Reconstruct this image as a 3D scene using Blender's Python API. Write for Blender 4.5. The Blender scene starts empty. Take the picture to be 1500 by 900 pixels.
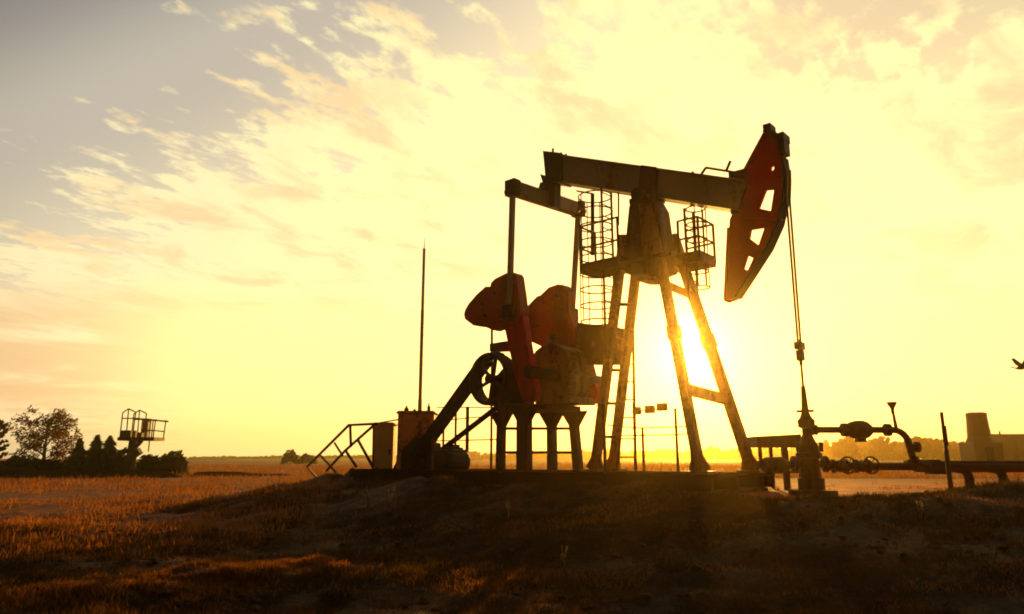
import bpy, bmesh, math, random
import numpy as np
from mathutils import Vector, Matrix, noise
from mathutils.geometry import tessellate_polygon
R = math.radians
random.seed(7); np.random.seed(7)
sc = bpy.context.scene
col = sc.collection

# ------------------------------------------------------------------ camera
EYE = 1.45; FPX = 1030.0; PITCH = math.atan(220/FPX)
cam_d = bpy.data.cameras.new("camera"); cam = bpy.data.objects.new("camera", cam_d); col.objects.link(cam)
cam_d.sensor_width = 36; cam_d.lens = 36*FPX/1500; cam_d.clip_end = 5000; cam_d.clip_start = 0.05
cam.location = (0, 0, EYE); cam.rotation_euler = (math.pi/2 + PITCH, 0, 0)
sc.camera = cam
sc.render.engine = 'CYCLES'
sc.cycles.filter_width = 1.9
sc.cycles.max_bounces = 6; sc.cycles.volume_bounces = 0; sc.cycles.transparent_max_bounces = 8
sc.view_settings.view_transform = 'Standard'; sc.view_settings.look = 'None'
sc.view_settings.gamma = 1.0; sc.view_settings.use_curve_mapping = False
sc.view_settings.exposure = 0.30

# ------------------------------------------------------------------ sky
SUN_AZ, SUN_EL = R(14.5), R(8.9)          # azimuth to the right of +Y, elevation
sund = Vector((math.sin(SUN_AZ)*math.cos(SUN_EL), math.cos(SUN_AZ)*math.cos(SUN_EL), math.sin(SUN_EL)))
w = bpy.data.worlds.new("World"); sc.world = w; w.use_nodes = True
nt = w.node_tree; nt.nodes.clear()
class NT:
    """small helper for wiring node trees"""
    def __init__(s, t): s.t = t
    def n(s, typ, **kw):
        nd = s.t.nodes.new(typ)
        for k, v in kw.items(): setattr(nd, k, v)
        return nd
    def put(s, sock, v):
        if isinstance(v, bpy.types.NodeSocket): s.t.links.new(v, sock)
        elif v is not None: sock.default_value = v
    def m(s, op, a, b=None, c=None, clamp=False):
        nd = s.n('ShaderNodeMath', operation=op, use_clamp=clamp)
        s.put(nd.inputs[0], a); s.put(nd.inputs[1], b); s.put(nd.inputs[2], c)
        return nd.outputs[0]
    def ss(s, x, a, b):          # smoothstep, a may exceed b
        nd = s.n('ShaderNodeMapRange', interpolation_type='SMOOTHSTEP')
        s.put(nd.inputs['Value'], x)
        if a < b: v = (a, b, 0, 1)
        else: v = (b, a, 1, 0)
        for i, q in enumerate(v): nd.inputs[1+i].default_value = q
        return nd.outputs[0]
    def mix(s, f, a, b, mode='MIX'):
        nd = s.n('ShaderNodeMix', data_type='RGBA', blend_type=mode)
        s.put(nd.inputs[0], f)
        for i, q in ((6, a), (7, b)):
            if isinstance(q, tuple): q = (*q, 1.0) if len(q) == 3 else q
            s.put(nd.inputs[i], q)
        return nd.outputs[2]
    def noise(s, vec, scale, detail=4, rough=.5, dist=0.0):
        nd = s.n('ShaderNodeTexNoise')
        s.put(nd.inputs['Vector'], vec); nd.inputs['Scale'].default_value = scale
        nd.inputs['Detail'].default_value = detail; nd.inputs['Roughness'].default_value = rough
        nd.inputs['Distortion'].default_value = dist
        return nd.outputs['Fac']
N = NT(nt)
tc = N.n('ShaderNodeTexCoord').outputs['Generated']
sep = N.n('ShaderNodeSeparateXYZ'); nt.links.new(tc, sep.inputs[0])
X, Y, Z = sep.outputs
az = N.m('DIVIDE', N.m('ARCTAN2', X, Y), R(1))                  # degrees right of +Y
el = N.m('DIVIDE', N.m('ARCSINE', Z), R(1))
dotn = N.n('ShaderNodeVectorMath', operation='DOT_PRODUCT'); nt.links.new(tc, dotn.inputs[0]); dotn.inputs[1].default_value = sund
ang = N.m('DIVIDE', N.m('ARCCOSINE', N.m('MINIMUM', dotn.outputs['Value'], 0.999999)), R(1))
# cloud layer on a flat ceiling, seen in perspective
den = N.m('ADD', N.m('MAXIMUM', Z, 0.0), 0.10)
cv = N.n('ShaderNodeCombineXYZ'); N.put(cv.inputs[0], N.m('DIVIDE', X, den)); N.put(cv.inputs[1], N.m('DIVIDE', Y, den))
rot = N.n('ShaderNodeMapping'); nt.links.new(cv.outputs[0], rot.inputs[0]); rot.inputs['Rotation'].default_value = (0, 0, R(-52))
rot2 = N.n('ShaderNodeMapping'); nt.links.new(rot.outputs[0], rot2.inputs[0]); rot2.inputs['Scale'].default_value = (1.05, 1.55, 1); rot2.inputs['Location'].default_value = (.4, .9, 0)
cvec = rot2.outputs[0]
big = N.noise(cvec, 0.8, 3, .5)
mid = N.noise(cvec, 5.2, 4, .55, .12)
fine = N.noise(cvec, 13.0, 6, .6, .2)
puff = N.m('ADD', N.m('ADD', N.m('MULTIPLY', big, .45), N.m('MULTIPLY', mid, .55)), N.m('MULTIPLY', fine, .34))   # mean .585
# clear grey-blue air is up and to the left, and a little in the top right
lefty = N.m('SUBTRACT', N.m('MULTIPLY', el, .80), N.m('MULTIPLY', az, .50))     # degrees
clear = N.ss(lefty, 12.0, 46.0)
right_g = N.m('MULTIPLY', N.ss(az, 10.0, 26.0), N.ss(el, 20.0, 31.0))
thr = N.m('SUBTRACT', N.m('SUBTRACT', puff, N.m('MULTIPLY', clear, .32)), N.m('MULTIPLY', right_g, .17))
cloud = N.ss(thr, .45, .555)
shade = N.m('MULTIPLY', N.ss(N.noise(cvec, 2.6, 5, .6, .35), .46, .66), N.ss(ang, 9.0, 17.0))
hazy = N.mix(N.ss(lefty, 23.0, 35.0), (.78, .73, .48), N.mix(N.ss(lefty, 36.5, 44.0), (.455, .45, .39), (.215, .23, .24)))
air = N.mix(N.m('MULTIPLY', right_g, .8), N.mix(N.ss(lefty, 11.0, 27.0), (.93, .85, .42), hazy), (.58, .53, .37))
lit = N.mix(N.ss(ang, 20.0, 50.0), (1.0, .96, .46), (.92, .84, .50))
cl_col = N.mix(shade, lit, (.85, .65, .36))
skyc = N.mix(cloud, air, cl_col)
# long peach bank low on the left
bank_n = N.noise(cvec, 0.55, 4, .6, .5)
bank = N.m('MULTIPLY', N.m('MULTIPLY', N.ss(az, -18.0, -30.0), N.m('MULTIPLY', N.ss(el, 2.5, 4.5), N.ss(el, 13.0, 8.0))), N.ss(bank_n, .34, .50))
skyc = N.mix(N.m('MULTIPLY', bank, .9), skyc, (.74, .53, .29))
# everything sinks into the yellow glow round the sun and along the horizon in front
glow = N.m('MAXIMUM', N.ss(ang, 17.0, 6.0), N.m('MULTIPLY', N.ss(el, 15.0, 8.0), N.ss(ang, 50.0, 36.0)))
skyc = N.mix(glow, skyc, (1.05, 1.0, .40))
# the sky away from the sun is much dimmer
back = N.m('ADD', N.m('MULTIPLY', N.ss(ang, 82.0, 46.0), .975), .025)
vm = N.n('ShaderNodeVectorMath', operation='SCALE'); nt.links.new(skyc, vm.inputs[0]); N.put(vm.inputs['Scale'], back)
st = N.n('ShaderNodeTexSky', sky_type='NISHITA', sun_disc=False, sun_elevation=SUN_EL, sun_rotation=SUN_AZ, dust_density=2.0)
b1 = N.n('ShaderNodeBackground'); nt.links.new(N.mix(1.0, st.outputs[0], (1.0, .44, .15), 'MULTIPLY'), b1.inputs[0]); b1.inputs[1].default_value = 0.05
b2 = N.n('ShaderNodeBackground'); nt.links.new(vm.outputs[0], b2.inputs[0]); b2.inputs[1].default_value = 0.80
ad = N.n('ShaderNodeAddShader'); nt.links.new(b1.outputs[0], ad.inputs[0]); nt.links.new(b2.outputs[0], ad.inputs[1])
wo = N.n('ShaderNodeOutputWorld'); nt.links.new(ad.outputs[0], wo.inputs[0])

# ------------------------------------------------------------------ sun
sl = bpy.data.lights.new("sun", 'SUN'); sl.energy = 5.0; sl.angle = R(0.53); sl.color = (1.0, .50, .085)
so = bpy.data.objects.new("sun", sl); col.objects.link(so)
so.rotation_euler = sund.to_track_quat('Z', 'Y').to_euler(); so.location = (30, 120, 40)

# ------------------------------------------------------------------ survey helpers (a sight line meets a real plane)
cp, sp = math.cos(PITCH), math.sin(PITCH)
ORG = Vector((0, 0, EYE))
def ray(px, py):
    up = 450-py
    return Vector((px-750, FPX*cp-up*sp, FPX*sp+up*cp))
def at(px, py, Yd):
    r = ray(px, py); return ORG + r*(Yd/r.y)
YAW = R(-42); ZP = 0.75                       # pump heading, level of its pad
U = Vector((math.cos(YAW), math.sin(YAW), 0)); V = Vector((-U.y, U.x, 0))
SAD = at(946, 295, 16.0)
PO = Vector((SAD.x, SAD.y, ZP))               # foot of the pump below the saddle
def S(px, py, voff):                          # -> (u, z) on the pump's plane v = voff
    r = ray(px, py); n = V; q = ORG + r*((PO + V*voff - ORG).dot(n)/r.dot(n))
    d = q-PO; return (d.dot(U), d.z)
def S3(px, py, voff):
    a = S(px, py, voff); return Vector((a[0], voff, a[1]))
def E3(px, py, uoff):                         # point on the plane u = uoff
    r = ray(px, py); q = ORG + r*((PO + U*uoff - ORG).dot(U)/r.dot(U)); d = q-PO
    return Vector((uoff, d.dot(V), d.z))
def loc2w(u, v, z): return PO + U*u + V*v + Vector((0, 0, z))

# ------------------------------------------------------------------ mesh builder
class MB:
    def __init__(s): s.v = []; s.f = []; s.smooth = []
    def add(s, vs, fs, sm=False):
        b = len(s.v); s.v += [tuple(q) for q in vs]
        for f in fs: s.f.append([b+i for i in f]); s.smooth.append(sm)
        return s
    def box(s, c, d, rot=None):
        x, y, z = d[0]/2, d[1]/2, d[2]/2
        vs = [Vector((i*x, j*y, k*z)) for i in (-1, 1) for j in (-1, 1) for k in (-1, 1)]
        if rot is not None: vs = [rot @ q for q in vs]
        vs = [q+Vector(c) for q in vs]
        return s.add(vs, [(0,1,3,2),(4,6,7,5),(0,4,5,1),(2,3,7,6),(0,2,6,4),(1,5,7,3)])
    def b2(s, lo, hi):
        return s.box([(a+b)/2 for a, b in zip(lo, hi)], [b-a for a, b in zip(lo, hi)])
    def bar(s, a, b, wx, wy, ref=(0, 1, 0), taper=1.0):   # rectangular bar from a to b; wy along ref
        a, b = Vector(a), Vector(b); d = (b-a).normalized(); r = Vector(ref)
        if abs(d.dot(r)) > .99: r = Vector((1, 0, 0))
        e = (r - d*r.dot(d)).normalized(); g = d.cross(e)
        vs = []
        for p, k in ((a, 1.0), (b, taper)):
            for i, j in ((-1,-1),(1,-1),(1,1),(-1,1)): vs.append(p + g*(i*wx/2*k) + e*(j*wy/2*k))
        return s.add(vs, [(3,2,1,0),(4,5,6,7),(0,1,5,4),(1,2,6,5),(2,3,7,6),(3,0,4,7)])
    def tube(s, pts, r, n=8, cap=True, closed=False):
        pts = [Vector(p) for p in pts]; rs = r if isinstance(r, (list, tuple)) else [r]*len(pts)
        vs = []; prev = None; m = len(pts)
        for i, p in enumerate(pts):
            if closed: t = pts[(i+1) % m]-pts[i-1]
            else: t = pts[min(i+1, m-1)]-pts[max(i-1, 0)]
            t.normalize()
            if prev is None:
                e = t.cross(Vector((0, 0, 1)))
                if e.length < .1: e = t.cross(Vector((1, 0, 0)))
                e.normalize()
            else:
                e = (prev - t*prev.dot(t)).normalized()
            prev = e; g = t.cross(e)
            for k in range(n):
                a = 2*math.pi*k/n; vs.append(p + e*(math.cos(a)*rs[i]) + g*(math.sin(a)*rs[i]))
        fs = []
        for i in range(m if closed else m-1):
            j = (i+1) % m
            for k in range(n):
                l = (k+1) % n; fs.append((i*n+k, i*n+l, j*n+l, j*n+k))
        s.add(vs, fs, True)
        if cap and not closed:
            b = len(s.v)-len(vs)
            s.f.append([b+k for k in reversed(range(n))]); s.smooth.append(False)
            s.f.append([b+(m-1)*n+k for k in range(n)]); s.smooth.append(False)
        return s
    def ring(s, c, rad, r, axis=(0, 0, 1), n=24, k=6, a0=0, a1=360):
        ax = Vector(axis).normalized(); e = ax.cross(Vector((0, 0, 1)))
        if e.length < .1: e = Vector((1, 0, 0))
        e.normalize(); g = ax.cross(e); full = abs(a1-a0) >= 360
        cnt = n if full else n+1
        pts = [Vector(c)+e*(rad*math.cos(R(a0+(a1-a0)*i/n)))+g*(rad*math.sin(R(a0+(a1-a0)*i/n))) for i in range(cnt)]
        return s.tube(pts, r, k, closed=full)
    def lathe(s, c, prof, axis=(0, 0, 1), n=20):      # prof: (radius, distance along axis)
        ax = Vector(axis).normalized(); e = ax.cross(Vector((0, 0, 1)))
        if e.length < .1: e = Vector((1, 0, 0))
        e.normalize(); g = ax.cross(e); vs = []
        for rr, h in prof:
            for k in range(n):
                a = 2*math.pi*k/n; vs.append(Vector(c)+ax*h+e*(rr*math.cos(a))+g*(rr*math.sin(a)))
        fs = []
        for i in range(len(prof)-1):
            for k in range(n):
                l = (k+1) % n; fs.append((i*n+k, i*n+l, (i+1)*n+l, (i+1)*n+k))
        fs.append(tuple(reversed(range(n)))); fs.append(tuple((len(prof)-1)*n+k for k in range(n)))
        return s.add(vs, fs, False)
    def prism(s, poly, v0, v1, holes=()):             # polygon in (u, z), thickness v0..v1
        loops = [list(poly)]+[list(h) for h in holes]
        allp = [p for l in loops for p in l]
        tris = tessellate_polygon([[Vector((p[0], p[1], 0)) for p in l] for l in loops])
        n = len(allp)
        vs = [(p[0], v0, p[1]) for p in allp]+[(p[0], v1, p[1]) for p in allp]
        fs = [tuple(t) for t in tris]+[tuple(n+i for i in reversed(t)) for t in tris]
        b = 0
        for l in loops:
            m = len(l)
            for i in range(m):
                j = (i+1) % m; fs.append((b+i, b+j, n+b+j, n+b+i))
            b += m
        return s.add(vs, fs)
    def build(s, name, mat, parent=None, bevel=0):
        me = bpy.data.meshes.new(name); me.from_pydata(s.v, [], s.f); me.update()
        bm = bmesh.new(); bm.from_mesh(me); bmesh.ops.recalc_face_normals(bm, faces=bm.faces); bm.to_mesh(me); bm.free()
        for p, q in zip(me.polygons, s.smooth): p.use_smooth = q
        me.materials.append(mat)
        o = bpy.data.objects.new(name, me); col.objects.link(o)
        if parent: o.parent = parent
        if bevel:
            md = o.modifiers.new("bevel", 'BEVEL'); md.width = bevel; md.segments = 2; md.limit_method = 'ANGLE'; md.angle_limit = R(40)
        return o
def tag(o, label, cat, group=None, kind=None):
    if label: o['label'] = label
    if cat: o['category'] = cat
    if group: o['group'] = group
    if kind: o['kind'] = kind
    return o
def empty(name, loc=(0, 0, 0), rz=0):
    o = bpy.data.objects.new(name, None); o.empty_display_size = .2; col.objects.link(o); o.location = loc; o.rotation_euler = (0, 0, rz); return o

# ------------------------------------------------------------------ materials
def paint(name, base, worn, amount=.45, scale=3.0, rough=.62, metal=0.0, bump=.15, streak=True, spec=.22):
    m = bpy.data.materials.new(name); m.use_nodes = True; t = m.node_tree; b = t.nodes['Principled BSDF']; K = NT(t)
    pos = K.n('ShaderNodeTexCoord').outputs['Object']
    mp = K.n('ShaderNodeMapping'); t.links.new(pos, mp.inputs[0]); mp.inputs['Scale'].default_value = (1, 1, .35 if streak else 1)
    n1 = K.noise(mp.outputs[0], scale, 8, .65, .4); n2 = K.noise(pos, scale*6, 5, .6)
    f = K.ss(K.m('ADD', n1, K.m('MULTIPLY', n2, .35)), 1.02-amount, 1.22-amount)
    dark = K.mix(K.noise(pos, scale*.7, 3), tuple(c*.7 for c in base), tuple(min(1, c*1.2) for c in base))
    c = K.mix(f, dark, worn); t.links.new(c, b.inputs['Base Color'])
    r = K.m('ADD', K.m('MULTIPLY', n2, .3), rough-.15); t.links.new(r, b.inputs['Roughness'])
    b.inputs['Metallic'].default_value = metal; b.inputs['Specular IOR Level'].default_value = spec
    bp = K.n('ShaderNodeBump'); bp.inputs['Strength'].default_value = bump; bp.inputs['Distance'].default_value = .02
    t.links.new(n2, bp.inputs['Height']); t.links.new(bp.outputs[0], b.inputs['Normal'])
    return m
RUST = (.10, .035, .012)
M = dict(
    beam=paint('beam_paint', (.32, .27, .17), (.14, .06, .022), .32, 1.6),
    head=paint('red_paint', (.85, .004, .003), (.55, .008, .004), .36, 1.4, .6, spec=.05),
    weight=paint('counterweight_paint', (.46, .055, .014), (.20, .035, .010), .42, 1.8),
    crank=paint('crank_paint', (.62, .012, .008), (.20, .02, .01), .42, 2.0),
    leg=paint('leg_paint', (.42, .16, .04), RUST, .42, 2.2),
    post=paint('post_paint', (.22, .105, .035), RUST, .5, 2.0),
    gear=paint('gear_paint', (.22, .15, .04), (.07, .035, .015), .42, 2.4),
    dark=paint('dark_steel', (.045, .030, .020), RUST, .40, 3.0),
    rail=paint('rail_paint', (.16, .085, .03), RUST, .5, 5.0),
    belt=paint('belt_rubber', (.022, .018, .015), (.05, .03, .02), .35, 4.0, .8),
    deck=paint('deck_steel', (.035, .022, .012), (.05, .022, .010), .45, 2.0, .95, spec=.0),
    cabinet=paint('cabinet_paint', (.78, .30, .09), RUST, .40, 2.0),
    cabinet2=paint('pale_cabinet_paint', (.60, .42, .16), RUST, .30, 2.0),
    pipe=paint('pipe_paint', (.075, .025, .012), RUST, .45, 3.0),
    valve=paint('valve_paint', (.12, .08, .03), RUST, .45, 5.0),
    tank=paint('tank_paint', (.42, .31, .11), RUST, .28, .8),
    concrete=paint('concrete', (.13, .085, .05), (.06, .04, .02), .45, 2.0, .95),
    pole=paint('pole_paint', (.42, .32, .16), (.22, .14, .06), .4, 1.0),
    cable=paint('cable_steel', (.20, .15, .07), (.10, .06, .02), .4, 3.0, .45, .4),
    bark=paint('bark', (.10, .06, .035), (.05, .03, .02), .5, 4.0, .9),
    wall=paint('shed_wall', (.16, .10, .05), (.08, .05, .03), .4, .4, .9),
    feather=paint('feather', (.05, .04, .03), (.09, .07, .05), .4, 8.0, .8),
)
def leafmat(name, a, b, trans=.35, scale=1.2):
    m = bpy.data.materials.new(name); m.use_nodes = True; t = m.node_tree; t.nodes.clear(); K = NT(t)
    pos = K.n('ShaderNodeTexCoord').outputs['Object']
    c = K.mix(K.ss(K.noise(pos, scale, 3, .6), .35, .65), a, b)
    d = K.n('ShaderNodeBsdfDiffuse'); t.links.new(c, d.inputs[0])
    tr = K.n('ShaderNodeBsdfTranslucent'); t.links.new(c, tr.inputs[0])
    mx = K.n('ShaderNodeMixShader'); mx.inputs[0].default_value = trans
    t.links.new(d.outputs[0], mx.inputs[1]); t.links.new(tr.outputs[0], mx.inputs[2])
    o = K.n('ShaderNodeOutputMaterial'); t.links.new(mx.outputs[0], o.inputs[0]); return m
M['autumn'] = leafmat('autumn_leaves', (.17, .07, .014), (.10, .055, .012), .50)
M['spruce'] = leafmat('spruce_needles', (.020, .022, .010), (.035, .03, .012), .12)
M['bush'] = leafmat('bush_leaves', (.04, .032, .012), (.07, .045, .014), .25)
M['far'] = leafmat('far_leaves', (.09, .07, .022), (.14, .075, .02), .25, .3)
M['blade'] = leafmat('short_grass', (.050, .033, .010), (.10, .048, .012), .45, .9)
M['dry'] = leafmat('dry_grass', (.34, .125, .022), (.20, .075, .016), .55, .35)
M['weed'] = leafmat('weed_stalks', (.34, .26, .15), (.22, .14, .06), .45, 3.0)

# ------------------------------------------------------------------ ground
def sst(x, a, b):
    t = np.clip((x-a)/(b-a), 0, 1); return t*t*(3-2*t)
def vnoise(x, y, seed=0):            # cheap smooth value noise
    xi, yi = np.floor(x).astype(np.int64), np.floor(y).astype(np.int64); xf, yf = x-xi, y-yi
    def h(i, j):
        n = (i*374761393 + j*668265263 + seed*974711) & 0x7fffffff
        n = ((n ^ (n >> 13))*1274126177) & 0x7fffffff
        return ((n ^ (n >> 16)) & 0xffff)/65535.0
    u_, v_ = xf*xf*(3-2*xf), yf*yf*(3-2*yf)
    return (h(xi, yi)*(1-u_)+h(xi+1, yi)*u_)*(1-v_)+(h(xi, yi+1)*(1-u_)+h(xi+1, yi+1)*u_)*v_ - .5
def ground(x, y):
    x = np.asarray(x, float); y = np.asarray(y, float)
    dx, dy = x-PO.x, y-PO.y
    u_ = dx*U.x+dy*U.y; v_ = dx*V.x+dy*V.y
    wob = .5*vnoise(x*.5, y*.5, 3)
    edge = np.minimum(v_+4.2+wob, 1e9)
    pad = sst(v_+wob, -7.8, -2.3)*sst(u_+wob, -12.6, -9.7)*(1-sst(v_, 3.6, 7.5)*(1-sst(u_, 2.5, 6)))
    # right of the well the pad runs on as level ground
    right = sst(x+.4*wob, 3.0, 5.5)*sst(y+wob*1.2, 9.4, 12.6)
    h = ZP*np.maximum(pad, right)
    h = np.where(y > 40, h*(1-sst(y, 40, 90)*.6), h)
    h = h + .30*np.exp(-((x-8.8)/2.6)**2-((y-11.0)/.9)**2)*(1+.6*vnoise(x*.8, y*.8, 5))
    sx, sy = 2.3, 2.6; tt = np.clip(((x+4.8)*sx+(y-7.4)*sy)/(sx*sx+sy*sy), 0, 1)  # low rise added to catch the sun as an amber streak
    h = h + (.09+.08*vnoise(x*.9, y*.9, 17))*(1-.75*tt*tt)*np.exp(-((x+4.8-tt*sx)**2+(y-7.4-tt*sy)**2)/.55)
    ridge = np.exp(-((v_+2.45)/.52)**2)*sst(u_, -9.6, -8.6)*(1-sst(u_, 2.6, 3.4))
    h = h + ridge*(.13+.20*vnoise(x*1.3, y*1.3, 14)+.12*vnoise(x*4, y*4, 15))
    near = np.exp(-((y-6)/30)**2)
    calm = 1-.9*np.maximum(sst(v_, -2.3, -1.8)*sst(u_, -10, -9), 0)*(y < 25)
    h = h + (.20*vnoise(x*.35, y*.55, 1)+.11*vnoise(x*1.1, y*1.7, 2)+.085*vnoise(x*3.1, y*3.1, 4)+.035*vnoise(x*8, y*8, 6))*near*calm
    far = sst(y, 60, 400); h = h + far*1.2*vnoise(x*.008, y*.008, 9)
    return h
def g1(x, y): return float(ground(np.array([x]), np.array([y]))[0])
ys = np.concatenate([np.linspace(-25, 4.0, 18), np.linspace(4.2, 24, 230), np.geomspace(24.3, 590, 100)])
def grid_ground():
    ss_ = np.linspace(-1, 1, 261); ss_ = np.sign(ss_)*(.72*np.abs(ss_)+.28*np.abs(ss_)**3)
    vs = []
    for y in ys:
        half = max(14.0, abs(y)*1.15+6)
        vs.append(np.c_[ss_*half, np.full(len(ss_), y)])
    P = np.concatenate(vs); z = ground(P[:, 0], P[:, 1])
    n = len(ss_); m = len(ys)
    i = np.arange(m-1)[:, None]*n+np.arange(n-1)[None, :]
    F = np.stack([i, i+1, i+n+1, i+n], -1).reshape(-1, 4)
    me = bpy.data.meshes.new('ground'); me.from_pydata(np.c_[P, z].tolist(), [], F.tolist()); me.update()
    for p in me.polygons: p.use_smooth = True
    return me
gm = bpy.data.materials.new('earth'); gm.use_nodes = True; t = gm.node_tree; K = NT(t); b = t.nodes['Principled BSDF']
pos = K.n('ShaderNodeTexCoord').outputs['Object']
n_big = K.noise(pos, .22, 5, .6, .4); n_mid = K.noise(pos, 1.3, 7, .65, .5); n_fine = K.noise(pos, 14, 6, .7)
sp_ = K.n('ShaderNodeSeparateXYZ'); t.links.new(pos, sp_.inputs[0])
shaded_soil = K.mix(K.ss(n_fine, .35, .7), (.016, .009, .004), (.045, .024, .008))  # near ground darkened, part of the foreground shade put into its colour
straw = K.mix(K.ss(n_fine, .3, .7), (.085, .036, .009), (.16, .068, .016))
c1 = K.mix(K.ss(K.m('ADD', n_mid, K.m('MULTIPLY', n_big, .6)), .70, .95), shaded_soil, straw)
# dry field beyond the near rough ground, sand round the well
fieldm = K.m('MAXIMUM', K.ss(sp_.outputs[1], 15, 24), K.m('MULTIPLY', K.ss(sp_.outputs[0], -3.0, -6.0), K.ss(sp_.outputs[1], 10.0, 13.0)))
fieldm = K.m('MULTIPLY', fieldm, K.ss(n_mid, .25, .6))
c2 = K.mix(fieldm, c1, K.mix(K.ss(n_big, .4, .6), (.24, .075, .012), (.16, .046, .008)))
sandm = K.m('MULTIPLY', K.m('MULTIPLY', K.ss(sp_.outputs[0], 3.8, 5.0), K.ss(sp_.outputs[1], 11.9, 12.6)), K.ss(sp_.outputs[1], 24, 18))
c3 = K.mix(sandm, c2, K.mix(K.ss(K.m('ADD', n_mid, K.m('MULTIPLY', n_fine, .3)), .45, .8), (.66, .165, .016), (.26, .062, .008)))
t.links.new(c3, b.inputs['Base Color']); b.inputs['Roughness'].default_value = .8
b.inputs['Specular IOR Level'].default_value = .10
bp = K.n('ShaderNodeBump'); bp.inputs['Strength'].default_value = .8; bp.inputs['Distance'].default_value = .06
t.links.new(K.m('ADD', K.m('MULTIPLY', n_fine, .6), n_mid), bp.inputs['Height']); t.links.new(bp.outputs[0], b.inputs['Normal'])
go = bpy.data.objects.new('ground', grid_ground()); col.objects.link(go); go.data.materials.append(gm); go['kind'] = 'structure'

# ------------------------------------------------------------------ oil pump
PUMP = empty('oil_pump_jack', PO, YAW)
tag(PUMP, 'big oil pump jack with grey beam, red horse head and rusty counterweights', 'pump jack')
def P2(lst, v): return [S(x, y, v) for x, y in lst]
# walking beam
tl, tr, br, bl = P2([(796, 223), (1090, 263.5), (1080, 308), (800, 263)], -.21)
def lerp2(a, b_, t_): return (a[0]+(b_[0]-a[0])*t_, a[1]+(b_[1]-a[1])*t_)
def off(p, dz): return (p[0], p[1]+dz)
m = MB()
m.prism([off(bl, .05), off(br, .05), off(tr, -.05), off(tl, -.05)], -.13, .13)
m.prism([off(tl, -.05), off(tr, -.05), tr, tl], -.21, .21)
m.prism([bl, br, off(br, .05), off(bl, .05)], -.21, .21)
BEAM = m.build('walking_beam', M['beam'], PUMP)
def collar(p0, p1, q0, q1, name, hw=.235):       # band round the beam between two sight columns
    a, b_, c_, d_ = P2([p0, p1, q1, q0], -.21)
    mm = MB(); mm.prism([off(a, .03), off(b_, .03), off(c_, -.03), off(d_, -.03)], -hw, hw); return mm
collar((796, 223), (822, 226), (800, 263), (822, 266.5), '').build('beam_end_clamp', M['dark'], BEAM)
collar((940, 244), (962, 247), (934, 285), (960, 290), '').build('saddle_clamp', M['post'], BEAM)
for px, py, h in ((810, 218, .14), (822, 221, .08), (829, 222, .06), (1015, 249, .07)):
    q = S3(px, py+7, 0); mm = MB(); mm.tube([q-Vector((0, 0, .03)), q+Vector((0, 0, h))], .03, 6); mm.build('bolt', M['dark'], BEAM)
mm = MB()
for a, b_ in (((1027, 256), (1034, 246)), ((1034, 246), (1090, 255)), ((1064, 250), (1070, 236))):
    mm.tube([S3(*a, -.05), S3(*b_, -.05)], .03, 6)
mm.build('lifting_bar', M['dark'], BEAM)
a = S3(1083, 258, 0); MB().box(a, (.34, .34, .14)).build('hinge_block', M['dark'], BEAM)
# horse head: one web plate with four cut-outs, a curved face plate and edge ribs
arc = [(1147, 228), (1149.5, 245), (1150, 262), (1149, 290), (1141, 326), (1125, 362), (1104, 395), (1078, 435)]
arcP = P2(arc, -.15)
topL, topR = S(1124, 193, 0), S(1147, 206, 0)
botL = S(1064, 441, 0); botM = S(1070, 443, 0)
outline = [topL, topR] + [(p[0]-.03, p[1]) for p in arcP] + [botM, botL] + P2([(1069, 335), (1070, 322), (1077, 308), (1087, 263), (1091, 254)], 0)
holes = [P2(h, 0) for h in (
    [(1130, 251), (1130.5, 245), (1135, 242.5), (1135, 248), (1133, 251)],
    [(1123, 279), (1135, 278), (1130, 310), (1112.5, 306)],
    [(1101, 337), (1121, 334), (1112, 360), (1098.5, 350)],
    [(1096, 375), (1104.5, 379), (1096, 397), (1090, 394)])]
HEAD = MB().prism(outline, -.035, .035, holes).build('horse_head', M['head'], PUMP)
m = MB()                                         # curved face plate
inn = [(p[0]-.055, p[1]+.0) for p in arcP]
m.prism(arcP+list(reversed(inn)), -.15, .15)
m.build('face_plate', M['belt'], HEAD)
m = MB()
def strip(pts, hw, th):
    for p, q in zip(pts[:-1], pts[1:]):
        m.bar((p[0], 0, p[1]), (q[0], 0, q[1]), th, hw*2)
for pts, hw, th in (([topL, S(1091, 254, 0)], .10, .05), (P2([(1069, 335), (1064, 441)], 0), .09, .05), ([botL, S(1078, 436, 0)], .12, .06)):
    m = MB(); strip(pts, hw, th); m.build('edge_rib', M['head'], HEAD)
for a, b_ in (((1083, 318), (1146, 322)), ((1073, 366), (1122, 366)), ((1098, 268), (1147, 262))):
    a, b_ = S3(*a, -.05), S3(*b_, -.05); m = MB(); m.bar(a, b_, .03, .09, (0, 1, 0)); m.build('stiffener_rib', M['head'], HEAD)
m = MB(); m.bar((topL[0], 0, topL[1]), (topR[0], 0, topR[1]), .12, .34)
q = S3(1127, 190, 0); m.box(q, (.16, .3, .16)); q = S3(1149, 203, 0); m.box(q, (.10, .36, .16)); m.box(q+Vector((-.02, 0, -.22)), (.12, .30, .30))
m.build('cable_anchor', M['dark'], HEAD)
m = MB(); q = S3(1079, 311, 0); m.box(q, (.16, .26, .12)); m.tube([q+Vector((0, -.18, 0)), q+Vector((0, .18, 0))], .06, 10)
m.build('hinge_pin', M['rail'], HEAD)
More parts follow.
